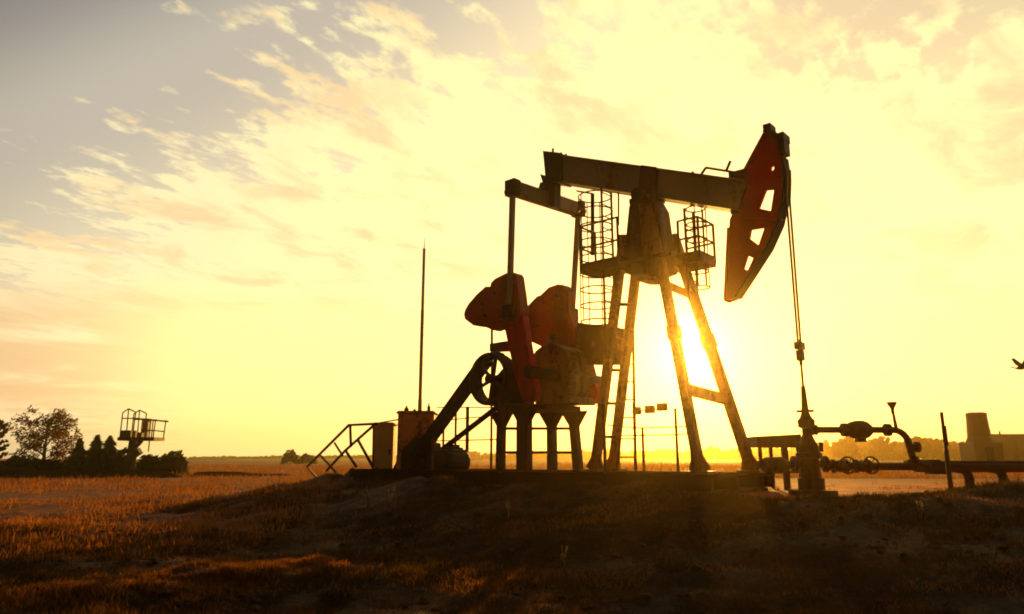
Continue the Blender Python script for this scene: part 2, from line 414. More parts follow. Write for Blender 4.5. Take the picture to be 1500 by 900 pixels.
# bridle cables and polished rod
WU = 3.33
topz = S(1156, 285, 0)[1]
wy = 0.0
def WZ(py):                                      # height above pad on the well's axis for a picture row
    lo, hi = -1.0, 9.0
    for _ in range(40):
        mid = (lo+hi)/2; d = loc2w(WU, 0, mid)-ORG; Yc = d.y*cp+d.z*sp; up = -d.y*sp+d.z*cp
        if 450-FPX*up/Yc > py: lo = mid
        else: hi = mid
    return lo
for sgn in (-1, 1):
    m = MB(); pts = [(p[0]+.02, sgn*.09, p[1]) for p in arcP[1:4]]
    pts = [Vector(p) for p in pts]+[Vector((WU, sgn*.075, WZ(505)))]
    m.tube(pts, .022, 6); m.build('bridle_cable', M['cable'], HEAD)
m = MB(); m.tube([(WU, 0, WZ(535)), (WU, 0, WZ(498))], .035, 8); m.box((WU, 0, WZ(507)), (.12, .28, .14)); m.box((WU, 0, WZ(521)), (.12, .14, .2))
m.build('carrier_bar', M['dark'], PUMP)
m = MB(); m.tube([(WU, 0, WZ(600)), (WU, 0, WZ(520))], .025, 8); m.build('polished_rod', M['cable'], PUMP)
# equalizer and tail bearing
ue = S(803, 288, 0)[0]
e0, e1 = E3(751, 276, ue), E3(847, 307.5, ue)
EQ = MB().bar(e0+Vector((0, -.05, 0)), e1+Vector((0, .05, 0)), .26, .36, (0, 0, 1)).build('equalizer', M['beam'], PUMP, .015)
for e in (e0, e1):
    m = MB(); m.box(e+Vector((0, 0, -.0)), (.34, .26, .42)); m.tube([e+Vector((-.22, 0, -.08)), e+Vector((.22, 0, -.08))], .10, 12)
    m.build('end_bearing', M['dark'], EQ, .02)
m = MB(); tb = P2([(791, 255), (813, 262), (812, 303), (800, 302), (797, 275)], -.13); m.prism(tb, -.13, .13)
tb2 = P2([(797, 268), (799, 296), (789, 281), (793, 268)], 0); m.prism(tb2, -.05, .05)
m.build('tail_bearing', M['dark'], PUMP)
VN, VF = e0.y, e1.y
# pitmans, cranks and counterweights
pinN, pinF = S3(746, 457, VN), S3(838, 462, VF)
for e, p in ((e0, pinN), (e1, pinF)):
    m = MB(); m.bar(e+Vector((0, 0, -.1)), p, .13, .10)
    m.build('pitman_arm', M['beam'], PUMP)
fanN = [(747, 402), (759, 401), (762, 405), (764, 419), (767, 440), (768.5, 456), (764, 476), (741, 481), (733, 483), (727, 485), (716, 480), (699, 478), (687, 469), (685.5, 462), (687, 456),
        (692, 447), (704, 433), (717, 421.5), (724, 421.5), (725, 416), (731, 410)]
fanF = [(822, 418), (830, 419), (836, 426), (838, 455), (845, 478), (850, 503), (805, 512), (775, 498), (768, 472), (773, 455), (788, 439), (791, 436), (796, 434.5), (805, 426), (808, 423)]
armN = [(742, 476), (770, 462), (776, 505), (789, 575), (786, 588), (770, 590), (757, 545)]
armF = [(800, 500), (846, 480), (862, 515), (878, 575), (872, 592), (852, 590)]
for fan, arm, vv, sg, hol in ((fanN, armN, VN, 1, ()), (fanF, armF, VF, -1, ((820, 431),))):
    va = vv+sg*.22
    CR = MB().prism(P2(arm, va), va-.11, va+.11).build('crank', M['crank'], PUMP, .015)
    hs = []
    for h in hol:
        cpt = S(*h, va); hs.append([(cpt[0]+.055*math.cos(k*math.pi/5), cpt[1]+.055*math.sin(k*math.pi/5)) for k in range(10)])
    W = MB().prism(P2(fan, va), va-.16, va+.16, hs).build('counterweight', M['weight'], CR, .02)
    pts = P2(fan, va-.165); cxm = sum(p[0] for p in pts)/len(pts); czm = sum(p[1] for p in pts)/len(pts)
    m = MB(); m.prism([(cxm+(p[0]-cxm)*.72, czm+(p[1]-czm)*.72) for p in pts], va-.20, va-.163); m.build('cover_plate', M['weight'], W, .01)
    for k in range(5):
        p = pts[(3+k*4) % len(pts)]; q = Vector((cxm+(p[0]-cxm)*.55, va, czm+(p[1]-czm)*.55)); m = MB(); m.lathe(q+Vector((0, -.25, 0)), [(.035, 0), (.045, .02), (.045, .06)], (0, 1, 0), 6); m.build('bolt', M['dark'], W)
    pin = pinN if sg == 1 else pinF
    m = MB(); m.tube([pin+Vector((0, -.12, 0)), pin+Vector((0, .3*sg+.12, 0))], .13, 14); m.box(pin, (.30, .2, .34)); m.build('crank_pin', M['dark'], CR)
    sh = S3(775, 545, VN) if sg == 1 else Vector((S(775, 545, VN)[0], VF, S(775, 545, VN)[1]))
    m = MB(); m.tube([Vector((sh.x, vv-.05*sg, sh.z)), Vector((sh.x, .3*-sg, sh.z))], .15, 16); m.build('crank_shaft', M['dark'], CR)
# gearbox on its stand
gb = P2([(778, 525), (784, 514), (793, 507), (806, 503), (818, 506), (828, 512), (833, 524), (835, 546), (833, 572), (826, 586), (792, 589), (784, 582), (778, 560)], -.42)
GB = MB().prism(gb, -.42, .42).build('gearbox', M['gear'], PUMP, .03)
m = MB(); fl = P2([(776, 544), (838, 542), (838, 548), (776, 550)], -.45); m.prism(fl, -.46, .46)
fl = P2([(786, 582), (836, 580), (838, 590), (786, 593)], -.45); m.prism(fl, -.5, .5); m.build('housing_flange', M['gear'], GB)
m = MB(); q = S3(808, 505, 0); m.lathe(q, [(.16, -.05), (.16, .06), (.09, .1), (.09, .2), (.12, .2), (.12, .26)], n=14); m.build('breather_cap', M['gear'], GB)
m = MB()                                         # dark inspection covers at the pulley end
m.prism(P2([(727, 560), (747, 537), (768, 533), (776, 560), (780, 598), (731, 603)], -.42), -.62, -.3)
m.build('bearing_housing', M['dark'], GB, .02)
m = MB(); m.prism(P2([(718, 504), (741, 500), (752, 500), (752, 514), (718, 515)], -.3), -.32, -.1); m.build('brake_lever_box', M['dark'], GB)
m = MB(); q0, q1 = S3(720.5, 480, -.2), S3(720.5, 592, -.2); m.tube([q0, q1], .035, 6); m.build('vent_pipe', M['rail'], GB)
m = MB()
m.prism(P2([(851, 474), (911, 481), (906, 528), (893, 533), (858, 533), (846, 500)], .5), .35, .95)
DB = m.build('drive_housing', M['post'], PUMP, .02)
m = MB(); m.prism(P2([(866, 500), (907, 504), (906, 512), (866, 508)], .32), .31, .352); m.prism(P2([(846, 505), (857, 505), (857, 545), (846, 548)], .45), .4, .8); m.build('cover_band', M['leg'], DB)
# stand
top_z = S(768, 594, -.6)[1]; dz0 = 0.38
m = MB()
ST = []
u0, u1 = S(731, 594, -.6)[0], S(800, 594, -.6)[0]
m.b2((u0, -.68, top_z-.13), (u1+.1, .68, top_z)); 
STAND = m.build('gearbox_stand', M['dark'], PUMP)
for px, vv, wd, px2 in ((735, -.6, .17, 733), (768, -.6, .36, 768), (808, .6, .20, 809), (839, .6, .2, 847)):
    a = S3(px, 596, vv); b_ = S3(px2, 690, vv); b_.z = dz0; a.z = top_z-.1
    m = MB(); m.bar(a, b_, wd, .2); m.build('leg', M['dark'], STAND)
for pa, va_, pb, vb_ in ((735, -.6, 768, -.6), (808, .6, 842, .6), (768, -.6, 808, .6)):
    for py in (628, 663): m = MB(); m.bar(S3(pa, py, va_), S3(pb, py, vb_), .09, .07, (0, 0, 1)); m.build('cross_brace', M['dark'], STAND)
for pa, vv in ((735, -.6), (768, -.6), (808, .6), (841, .6)):
    c0 = S(pa, 600, vv); z0 = top_z-.12
    m = MB(); m.prism([(c0[0]-.42, z0), (c0[0]+.42, z0), (c0[0]+.1, z0-.45), (c0[0]-.1, z0-.45)], vv-.03, vv+.03); m.build('gusset_plate', M['dark'], STAND)
# pulley and belts
PV = -.85
pc = S3(722, 556, PV); pr = S(722, 518, PV)[1]-pc.z
m = MB()
for vo in (-.16, -.05, .06, .16): m.ring(pc+Vector((0, vo, 0)), pr-.05, .065, (0, 1, 0), 36, 6)
PUL = m.build('belt_pulley', M['dark'], PUMP)
m = MB()
for k in range(6):
    a = R(20+60*k); d = Vector((math.cos(a), 0, math.sin(a))); m.bar(pc+d*.08, pc+d*(pr-.06), .065, .09)
m.build('spoke', M['dark'], PUL)
m = MB(); m.tube([pc+Vector((0, -.2, 0)), pc+Vector((0, .6, 0))], .11, 14); m.build('hub', M['dark'], PUL)
mz = S3(606, 676, PV)
def belt(a, b_, name, w_, th):
    mm = MB(); mm.bar(S3(*a, PV), S3(*b_, PV), th, w_); return mm.build(name, M['belt'], PUMP)
BG = belt((712, 528), (607, 674), 'belt_guard', .38, .20)
m = MB(); m.tube([S3(712, 528, PV)+Vector((0, 0, 0)), S3(718, 523, PV), S3(726, 520, PV), S3(736, 523, PV)], .10, 8); m.build('guard_hood', M['belt'], BG)
belt((728, 597), (637, 667), 'drive_belt', .20, .06)
# motor
m = MB(); mc = S3(662, 676, -.7)
m.lathe(mc+Vector((0, -.45, 0)), [(.16, -.06), (.30, 0), (.33, .06), (.33, .80), (.30, .86), (.18, .95)], (0, 1, 0), 22)
for k in range(14):
    a = R(k*360/14); d = Vector((math.cos(a), 0, math.sin(a))); m.box(mc+d*.35+Vector((0, -.02, 0)), (.05, .66, .05), Matrix.Rotation(-a, 3, 'Y'))
MO = m.build('motor', M['dark'], PUMP)
m = MB(); m.box(mc+Vector((0, 0, .36)), (.3, .28, .16)); m.build('terminal_box', M['dark'], MO)
m = MB(); m.box(mc+Vector((0, 0, -.37)), (.9, .9, .12)); m.b2((mc.x-.35, -1.1, dz0), (mc.x+.35, -.2, mc.z-.43)); m.build('motor_base', M['dark'], MO)
m = MB(); m.tube([mz+Vector((0, -.22, 0)), mz+Vector((0, .22, 0))], .2, 16); m.tube([mz+Vector((0, .1, 0)), mz+Vector((0, .7, 0))], .06, 8); m.build('motor_pulley', M['dark'], MO)
m = MB(); m.prism(P2([(578, 690), (594, 660), (612, 640), (640, 650), (640, 692)], -.5), -.62, -.35); m.build('slide_rail', M['dark'], MO)
# samson post
for (tx, ty, tv), (bx, by, bv), wd in (((912, 345), (871, 690), (-.28, -.38)), ((938, 345), (897, 690), (.30, .38)), ((958, 330), (1027, 690), (-.30, -.9)), ((982, 330), (1108, 700), (.30, .9))) if False else (
        ((914, 345, -.28), (871, 690, -.38), .18), ((938, 345, .30), (897, 690, .38), .18), ((958, 330, -.30), (1026, 690, -.9), .18), ((986, 345, .30), (1103, 700, .9), .20)):
    a = S3(tx, ty, tv); b_ = S3(bx, by, bv); b_.z = dz0-.01
    m = MB(); m.bar(a, b_, wd, wd)
    d = (b_-a).normalized()
    LEG = m.build('leg', M['leg'], PUMP)
    m = MB(); c_ = a.lerp(b_, .47); m.bar(c_-d*.16, c_+d*.16, wd+.05, wd+.05); m.build('splice_plate', M['leg'], LEG)
    m = MB(); m.box(b_+Vector((0, 0, .03)), (.52, .46, .06)); c_ = b_-d*.55
    m.bar(b_+Vector((.13, 0, .06)), c_, .22, .05, taper=.4); m.bar(b_+Vector((-.13, 0, .06)), c_, .22, .05, taper=.4)
    m.build('foot_plate', M['leg'], LEG)
for t_ in (.16, .30, .44, .58, .72, .86):
    a = S3(914, 345, -.28).lerp(S3(871, 690, -.38), t_); b_ = S3(938, 345, .30).lerp(S3(897, 690, .38), t_)
    m = MB(); m.bar(a, b_, .16, .06, (0, 0, 1)); m.build('tie_plate', M['leg'], PUMP)
for t_, h in ((.27, .13), (.70, .22)):
    a = S3(958, 330, -.30).lerp(S3(1026, 690, -.9), t_); b_ = S3(986, 345, .30).lerp(S3(1103, 700, .9), t_)
    m = MB(); m.bar(a, b_, .14, h, (0, 0, 1)); m.build('cross_member', M['leg'], PUMP)
pt = P2([(921, 302), (934, 290), (956, 290), (964, 304), (976, 396), (960, 402), (919, 402), (912, 392)], -.33)
PT = MB().prism(pt, -.33, .20).build('saddle_post', M['post'], PUMP, .02)
m = MB()
pts = P2([(938, 300), (957, 300), (972, 400), (952, 408), (945, 380)], -.34); m.prism(pts, -.42, -.335)
pts = P2([(926, 405), (958, 404), (957, 411), (932, 411)], -.3); m.prism(pts, -.3, .3)
m.build('stiffener_plate', M['leg'], PT)
m = MB(); q = S3(946, 291, 0); m.tube([q+Vector((0, -.42, 0)), q+Vector((0, .42, 0))], .16, 18); m.box(q+Vector((0, 0, -.12)), (.5, .7, .14)); m.build('saddle_bearing', M['dark'], PUMP)
# service platform in two wings
pz = S(905, 388, -.6)[1]
def wing(u0, u1, v0, v1, z, mat):
    mm = MB(); mm.b2((u0, v0, z-.06), (u1, v1, z))
    h = .24
    for a, b_ in (((u0, v0), (u1, v0)), ((u0, v1), (u1, v1)), ((u0, v0), (u0, v1)), ((u1, v0), (u1, v1))):
        mm.bar((a[0], a[1], z+.04), (b_[0], b_[1], z+.04), .04, h, (0, 0, 1))
    return mm.build('service_platform', mat, PUMP)
W1 = wing(-1.42, -.30, -.75, -.12, pz, M['dark']); W2 = wing(.42, 1.30, .02, .78, pz-.02, M['post'])
def rails(parent, pts, z0, hs, mat, post=.03, r=.024, closed=False):
    mm = MB()
    for p in pts: mm.tube([(p[0], p[1], z0), (p[0], p[1], z0+max(hs))], post, 6)
    seq = list(zip(pts[:-1], pts[1:]))+([(pts[-1], pts[0])] if closed else [])
    for h in hs:
        for a, b_ in seq: mm.tube([(a[0], a[1], z0+h), (b_[0], b_[1], z0+h)], r, 6)
    return mm.build('guard_rail', mat, parent)
m = MB(); m.bar((-.32, -.72, pz-.03), (1.0, -.72, pz-.03), .06, .12, (0, 1, 0)); m.bar((1.0, -.72, pz-.03), (1.0, .04, pz-.03), .12, .06, (0, 1, 0)); m.build('walkway', M['post'], PUMP)
rails(W1, [(-.34, -.75), (-1.42, -.75), (-1.42, -.12)], pz, (.55, 1.1), M['rail'])
rails(W2, [(.6, .78), (1.30, .78), (1.30, .02), (.8, .02)], pz-.02, (.5, .95), M['rail'])
# caged ladders
def caged(cx, cy, z0, z1, rad, n_r, ztop_cage, axis_a, mat):
    mm = MB(); d = Vector((math.cos(axis_a), math.sin(axis_a), 0)); e = Vector((-d.y, d.x, 0)); c0 = Vector((cx, cy, 0))
    for sg in (-1, 1): mm.bar(c0+e*(.21*sg)+Vector((0, 0, z0)), c0+e*(.21*sg)+Vector((0, 0, z1)), .05, .03)
    k = z0+.2
    while k < z1: mm.tube([c0-e*.21+Vector((0, 0, k)), c0+e*.21+Vector((0, 0, k))], .014, 5); k += .30
    L_ = mm.build('ladder', mat, PUMP)
    mm = MB(); cc = c0+d*(rad*.8)
    for i in range(n_r): mm.ring(cc+Vector((0, 0, ztop_cage[0]+(ztop_cage[1]-ztop_cage[0])*i/(n_r-1))), rad, .018, (0, 0, 1), 20, 5)
    for a in (-70, -25, 25, 70):
        q = cc+(d*math.cos(R(a))+e*math.sin(R(a)))*rad; mm.tube([q+Vector((0, 0, ztop_cage[0])), q+Vector((0, 0, ztop_cage[1]))], .014, 5)
    mm.build('safety_cage', mat, L_)
q = S3(891, 380, -.35); zt, zb = S(868, 284, -.35)[1], S(868, 476, -.35)[1]
caged(q.x, -.35, zb-.9, zt, .42, 9, (zb+.05, zt-.1), math.pi, M['rail'])
q = S3(1012, 370, .4); zt, zb = S(1012, 308, .4)[1], S(1012, 424, .4)[1]
caged(q.x, .4, zb-.3, zt, .22, 6, (zb, zt), 0.0, M['rail'])
m = MB(); a, b_ = S3(906, 282, -.2), S3(906, 330, -.2); m.tube([a, b_], .022, 6); a, b_ = S3(868, 284, -.2), S3(868, 374, -.2); m.bar(a, b_, .07, .07); m.tube([S3(845, 280, -.2), S3(868, 284, -.2)], .022, 6)
m.build('rail_post', M['dark'], W1)
# leaning access ladder under the post
m = MB()
A0, A1, B0, B1 = S3(905, 688, -.05), S3(919, 470, .0), S3(931, 688, .35), S3(927, 470, .35)
m.bar(A0, A1, .06, .04); m.bar(B0, B1, .06, .04)
for t_ in (.08, .2, .34, .46, .58, .70, .82, .94): m.tube([A0.lerp(A1, t_), B0.lerp(B1, t_)], .018, 5)
m.build('ladder', M['leg'], PUMP)

# ------------------------------------------------------------------ steel deck on concrete blocks
DECK = empty('steel_deck', PO, YAW)
tag(DECK, 'long dark steel deck with stairs and thin railings under the pump jack', 'platform')
DU0, DU1, DV, DVF = -9.05, 2.15, 1.75, 1.22; DZ = 0.37
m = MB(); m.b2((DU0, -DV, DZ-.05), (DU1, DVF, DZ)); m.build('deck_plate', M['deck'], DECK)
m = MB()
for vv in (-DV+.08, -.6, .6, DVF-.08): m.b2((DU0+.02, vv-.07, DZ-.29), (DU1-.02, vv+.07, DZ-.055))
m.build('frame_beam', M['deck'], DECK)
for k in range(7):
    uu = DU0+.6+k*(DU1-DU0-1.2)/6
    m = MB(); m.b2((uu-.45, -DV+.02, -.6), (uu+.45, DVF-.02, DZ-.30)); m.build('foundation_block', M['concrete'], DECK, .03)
def post(px, py0, py1, vv, wd=.05, mat='rail'):
    a, b_ = S3(px, py0, vv), S3(px, py1, vv); b_.z = min(DZ, b_.z) if wd < .2 else b_.z; b_.x = a.x
    return MB().bar(a, Vector((a.x, vv, DZ-.02)), wd, wd).build('railing_post', M[mat], DECK)
for px, py, wd in ((634, 640, .05), (735, 588, .12), (884, 592, .05), (1011, 600, .06)): post(px, py, 700, -DV+.03, wd)
for px, py in ((650, 612), (668, 596), (685, 596), (720, 520 if False else 592), (928, 590), (941, 626), (989, 598)): post(px, py, 690, DVF-.03, .05 if px != 685 else .075)
def railing(pts, vv, r=.018): 
    mm = MB(); mm.tube([S3(x, y, vv) for x, y in pts], r, 6); return mm.build('handrail', M['rail'], DECK)
railing([(548, 621), (600, 612), (636, 604)], DVF-.03, .025)
for pts in ([(640, 597), (735, 597)], [(640, 617), (735, 608)], [(640, 646), (735, 644)], [(889, 623), (928, 627), (989, 626), (1010, 624)], [(889, 639), (989, 637), (1010, 636)], [(925, 604), (975, 598)]): railing(pts, DVF-.03)
railing([(735, 592), (884, 594)], -DV+.03, .012)
for px, py, w_ in ((933, 602, .2), (952, 600, .24), (970, 596.5, .26)):
    q = S3(px, py, DVF-.10); m = MB(); m.box(q, (w_, .12, .19)); m.tube([q+Vector((0, .05, 0)), q+Vector((0, .09, 0))], .04, 8); m.build('junction_box', M['leg'], DECK, .015)
# stairs at the far end: stringers, treads, two slanting handrails
STR = MB()
vA, vB = -.75, -1.6
m = MB()
sa, sb = (-9.05, DZ-.02), (-9.05-1.55, -.62)
for vv in (vA, vB): m.bar((sa[0], vv, sa[1]), (sb[0], vv, sb[1]), .16, .05)
STAIR = m.build('staircase', M['rail'], DECK)
m = MB()
for k in range(6):
    t_ = (k+.6)/6.2; m.box((sa[0]+(sb[0]-sa[0])*t_, (vA+vB)/2, sa[1]+(sb[1]-sa[1])*t_), (.24, vA-vB-.06, .03))
m.build('tread', M['rail'], STAIR)
m = MB()
def seg(pts, vv, r=.042): m.tube([S3(x, y, vv) for x, y in pts], r, 6)
seg([(552, 621), (511, 623), (450, 684), (476, 715)], vB); seg([(513, 624), (514, 655)], vB); seg([(490, 649), (502, 668)], vB, .032); seg([(470, 668), (492, 692)], vB, .032)
seg([(549, 622), (524, 644), (505, 661), (478, 690)], vA); seg([(524, 644), (546, 684)], vA, .045); seg([(506, 660), (522, 684)], vA, .045); seg([(548, 621), (547, 690)], vA, .05)
m.build('handrail', M['rail'], STAIR)

# ------------------------------------------------------------------ control cabinets behind the deck
def cabinet(px0, px1, pyt, Yd, depth, label, mat, extras=()):
    a, b_ = at(px0, pyt, Yd), at(px1, pyt, Yd); cx = (a.x+b_.x)/2; wd = b_.x-a.x; zt = a.z; zb = g1(cx, Yd)
    o = empty('control_cabinet', (cx, Yd+depth/2, zb)); tag(o, label, 'cabinet', 'control cabinets behind the stairs')
    h = zt-zb
    m = MB(); m.b2((-wd/2, -depth/2, .25), (wd/2, depth/2, h-.06)); m.build('cabinet_body', mat, o, .02)
    m = MB(); m.b2((-wd/2+.05, -depth/2-.03, .30), (wd*.5-.05, -depth/2-.003, h-.22)); D = m.build('door', mat, o, .01)
    m = MB(); m.box((wd*.36, -depth/2-.05, h*.5), (.04, .04, .16)); m.build('handle', M['dark'], D)
    m = MB(); m.prism([(-wd/2-.06, h-.055), (wd/2+.06, h-.055), (wd/2-.02, h+.02), (-wd/2+.02, h+.02)], -depth/2-.08, depth/2+.06); m.build('roof', mat, o)
    for sx in (-1, 1): 
        m = MB(); m.b2((sx*(wd/2-.08)-.05, -depth/2+.02, 0), (sx*(wd/2-.08)+.05, depth/2-.02, .247)); m.build('support', M['dark'], o)
    for (ex, eh, er) in extras:
        m = MB(); m.lathe((ex*wd, 0, h+.015), [(er, 0), (er, eh*.6), (er*.5, eh*.7), (er*.4, eh)], n=10); m.build('insulator', M['dark'], o)
    return o
cabinet(583, 636, 603, 21.0, .9, 'larger rust brown cabinet with small insulators on its roof, beside the belt', M['cabinet'], ((-.33, .18, .07), (.30, .26, .05), (-.1, .10, .05)))
cabinet(548, 577, 620, 21.6, .6, 'narrower paler cabinet between the stair handrail and the larger brown cabinet', M['cabinet2'])

# lightning pole
q = at(615, 600, 27.0); zt = at(616, 349, 27.0).z; zb = g1(q.x, 27.0)
LP = empty('lightning_mast', (q.x, 27.0, zb)); tag(LP, 'tall thin pale mast rising above the brown cabinet', 'mast')
H = zt-zb; m = MB(); m.tube([(0, 0, 0), (0, 0, H*.35), (0, 0, H*.355), (0, 0, H*.70), (0, 0, H*.705), (0, 0, H*.955)], [.085, .08, .07, .068, .06, .055], 10); m.build('pole', M['pole'], LP)
m = MB(); m.tube([(0, 0, H*.95), (0, 0, H)], [.022, .008], 6); m.build('spike', M['dark'], LP)
m = MB(); m.b2((-.2, -.2, 0), (.2, .2, .12)); m.build('foot_block', M['concrete'], LP)

# ------------------------------------------------------------------ well head and flow lines
WELL = empty('well_head', loc2w(WU, 0, 0), 0); WP = loc2w(WU, 0, 0)
tag(WELL, 'dark well head with flanged casing standing under the red horse head', 'well head')
z = lambda py: WZ(py)
m = MB(); m.lathe((0, 0, 0), [(.24, .10), (.24, .3), (.19, .32), (.17, z(672)), (.24, z(671)), (.24, z(664)), (.20, z(663)), (.19, z(655)), (.11, z(641)), (.09, z(636))], n=20); m.build('casing', M['valve'], WELL)
m = MB(); m.b2((-.32, -.32, -.10), (.36, .36, .09)); m.build('base_plate', M['concrete'], WELL, .02)
m = MB(); m.lathe((0, 0, 0), [(.09, z(636)), (.09, z(628)), (.15, z(626)), (.16, z(616)), (.11, z(612)), (.07, z(604)), (.05, z(580)), (.04, z(566))], n=16); m.build('stuffing_box', M['dark'], WELL)
m = MB(); m.bar((-.17, -.02, z(603)), (.17, .02, z(602)), .05, .04); m.ring((0, 0, z(602.5)), .10, .018, (0, 0, 1), 18, 6); m.build('clamp_handle', M['dark'], WELL)
for sx in (-1, 1):
    m = MB(); m.lathe((0, 0, z(680)), [(.07, .1), (.07, .26), (.15, .262), (.15, .33)], (sx, 0, 0), 16); m.build('side_flange', M['dark'], WELL)
    m = MB(); m.tube([(sx*.22, -.05, z(662)), (sx*.23, -.05, z(648))], .04, 8); m.build('bolt', M['dark'], WELL)
# upper flow line: level pipe, valve, elbow down
YW = WP.y
def wx(px, py=630): return at(px, py, YW).x-WP.x
FL = empty('flow_line', WP); tag(FL, 'upper pipe from the well head with bulky valve and elbow turning down', 'pipeline')
zu = z(630)
zl = z(683)
m = MB(); el_x = wx(1329)
bend = [(el_x-.28+.28*math.sin(R(a)), 0, zu-.28+.28*math.cos(R(a))) for a in range(0, 91, 15)]
m.tube([(.08, 0, zu)]+bend+[(wx(1334), 0, zl+.05)], .062, 12); m.build('pipe', M['pipe'], FL)
for px, rr in ((1193, .10), (1237, .13), (1300, .12)):
    m = MB(); xx = wx(px); m.lathe((xx, 0, zu), [(rr, -.045), (rr, -.006), (rr*.8, -.005), (rr*.8, .005), (rr, .006), (rr, .045)], (1, 0, 0), 16); m.build('pipe_flange', M['pipe'], FL)
m = MB(); xx = wx(1259); m.lathe((xx, 0, zu), [(.08, -.24), (.15, -.18), (.185, -.06), (.185, .06), (.15, .16), (.08, .24)], (1, 0, 0), 10); m.box((xx, 0, zu-.17), (.16, .16, .12)); m.build('check_valve', M['valve'], FL, .01)
m = MB(); gx = wx(1313); m.tube([(gx, 0, zu+.04), (gx-.03, 0, z(601))], [.035, .022], 8); m.lathe((gx-.03, 0, z(606)), [(.03, 0), (.03, .08), (.035, .1), (.085, .19), (.09, .22)], n=12); m.build('pressure_gauge', M['rail'], FL)
m = MB(); m.lathe((wx(1334), 0, zl+.06), [(.13, 0), (.13, .06), (.08, .065), (.08, .12)], n=14); m.build('tee_flange', M['pipe'], FL)
m = MB(); m.lathe((wx(1330), 0, z(655)), [(.05, 0), (.05, .09), (.10, .10), (.10, .17)], (1, 0, 0), 12); m.build('side_plug', M['pipe'], FL)
# lower line
LL = empty('low_pipeline', WP); tag(LL, 'thick dark low pipe with handwheel valves running right past the well head', 'pipeline')
m = MB(); m.tube([(.24, 0, zl+.01), (wx(1240, 683), 0, zl), (wx(1345, 683), 0, zl-.01)], .075, 12); m.tube([(wx(1340, 684), 0, zl-.03), (8.5, .05, zl-.05)], .085, 14); m.tube([(wx(1340, 684), .34, zl+.05), (8.5, .40, zl+.05)], .05, 10)
m.tube([(-.24, 0, zl+.02), (wx(1108, 681), -.1, zl+.03)], .07, 10)
m.build('pipe', M['pipe'], LL)
for px in (1230, 1263):
    xx = wx(px, 683); m = MB(); m.lathe((xx, 0, zl), [(.13, -.14), (.13, -.10), (.09, -.09), (.12, 0), (.09, .09), (.13, .10), (.13, .14)], (1, 0, 0), 14); VV = m.build('valve_body', M['dark'], LL)
    m = MB(); m.tube([(xx, 0, zl), (xx+.02, -.32, zl+.02)], .025, 8); m.ring((xx+.02, -.30, zl+.02), .15, .018, (0, 1, 0), 20, 6)
    for a in (0, 60, 120): d = Vector((math.cos(R(a)), 0, math.sin(R(a))))*.15; c_ = Vector((xx+.02, -.30, zl+.02)); m.tube([c_-d, c_+d], .012, 5)
    m.build('handwheel', M['dark'], VV)
m = MB(); xx = wx(1134, 681); m.lathe((xx, -.05, zl+.02), [(.12, -.22), (.15, -.16), (.16, .12), (.12, .18), (.09, .26)], (1, 0, 0), 14); m.build('check_valve', M['gear'], LL)
m = MB(); xx = wx(1364, 683); m.box((xx, 0, zl+.05), (.22, .3, .14)); m.box((wx(1372, 683), 0, zl-.03), (.3, .34, .24)); m.build('pipe_clamp', M['dark'], LL)
for px in (1416, 1466):
    xx = wx(px, 700); zz = g1(WP.x+xx, YW)-WP.z; m = MB(); m.tube([(xx-.16, .02, zl-.05), (xx-.05, .02, zl-.06), (xx+.03, .02, zl-.12), (xx+.06, .02, zl-.22), (xx+.06, .02, zz-.15)], .085, 10); m.lathe((xx+.06, .02, zz), [(.13, -.1), (.13, .05), (.09, .06)], n=12); m.build('pipe_support', M['dark'], LL)
# marker post
q = at(1391, 700, 12.4); zb = g1(q.x, 12.4); zt = at(1389, 604, 12.4).z
MP = MB(); MP.tube([(0, 0, -.15), (0, 0, (zt-zb)*.55), (0, 0, (zt-zb)*.56), (0, 0, zt-zb)], [.04, .038, .03, .028], 8); MP.box((0, -.02, (zt-zb)*.72), (.07, .03, .34))
MPo = MP.build('marker_post', M['rail']); MPo.location = (q.x, 12.4, zb); tag(MPo, 'thin upright marker post in front of the low pipe', 'post')
# bench / shelter left of the well
YB = 16.2
p0, p1 = at(1098, 640, YB), at(1164, 637, YB); pzb = g1((p0.x+p1.x)/2, YB)
BN = empty('valve_shelter', ((p0.x+p1.x)/2, YB, pzb)); tag(BN, 'dark flat topped steel shelter on thin legs left of the well head', 'shelter')
wd = p1.x-p0.x; hh = p1.z-pzb; hb = at(1130, 656, YB).z-pzb
m = MB(); m.prism([(-wd/2, hb), (wd/2, hb), (wd/2-.04, hh), (-wd/2, hh-.05)], -.45, .45); m.build('roof', M['dark'], BN)
for sx in (-wd/2+.08, .08, wd/2-.08):
    for sy in (-.38, .38): m = MB(); m.bar((sx, sy, -.1), (sx, sy, hb+.01), .07, .07); m.build('leg', M['dark'], BN)
m = MB(); m.bar((-wd/2+.05, -.38, hb*.42), (wd/2-.05, -.38, hb*.42), .05, .05); m.build('cross_rail', M['dark'], BN)

# ------------------------------------------------------------------ things further off
def far_at(px, py, Yd): q = at(px, py, Yd); q.z = g1(q.x, Yd); return q
# tank on the right
YT = 62.0; q = far_at(1439, 670, YT); k = YT/1007.0
TK = empty('storage_tank', q); tag(TK, 'olive tank with a round tower on a square base behind the pipes', 'tank')
zz = lambda py: at(1439, py, YT).z-q.z
m = MB(); m.b2((-1.27, -1.1, -.3), (1.22, 1.1, zz(648))); m.build('tank_base', M['tank'], TK, .08)
m = MB(); m.lathe((-.05, 0, 0), [(1.15, zz(648)-.05), (.90, zz(640)), (.80, zz(610)), (.82, zz(609)), (.80, zz(605.5)), (.55, zz(604.5))], n=24); m.build('tower', M['tank'], TK)
m = MB(); m.b2((-.4, -1.16, .2), (.3, -1.105, zz(655))); m.build('hatch', M['wall'], TK)
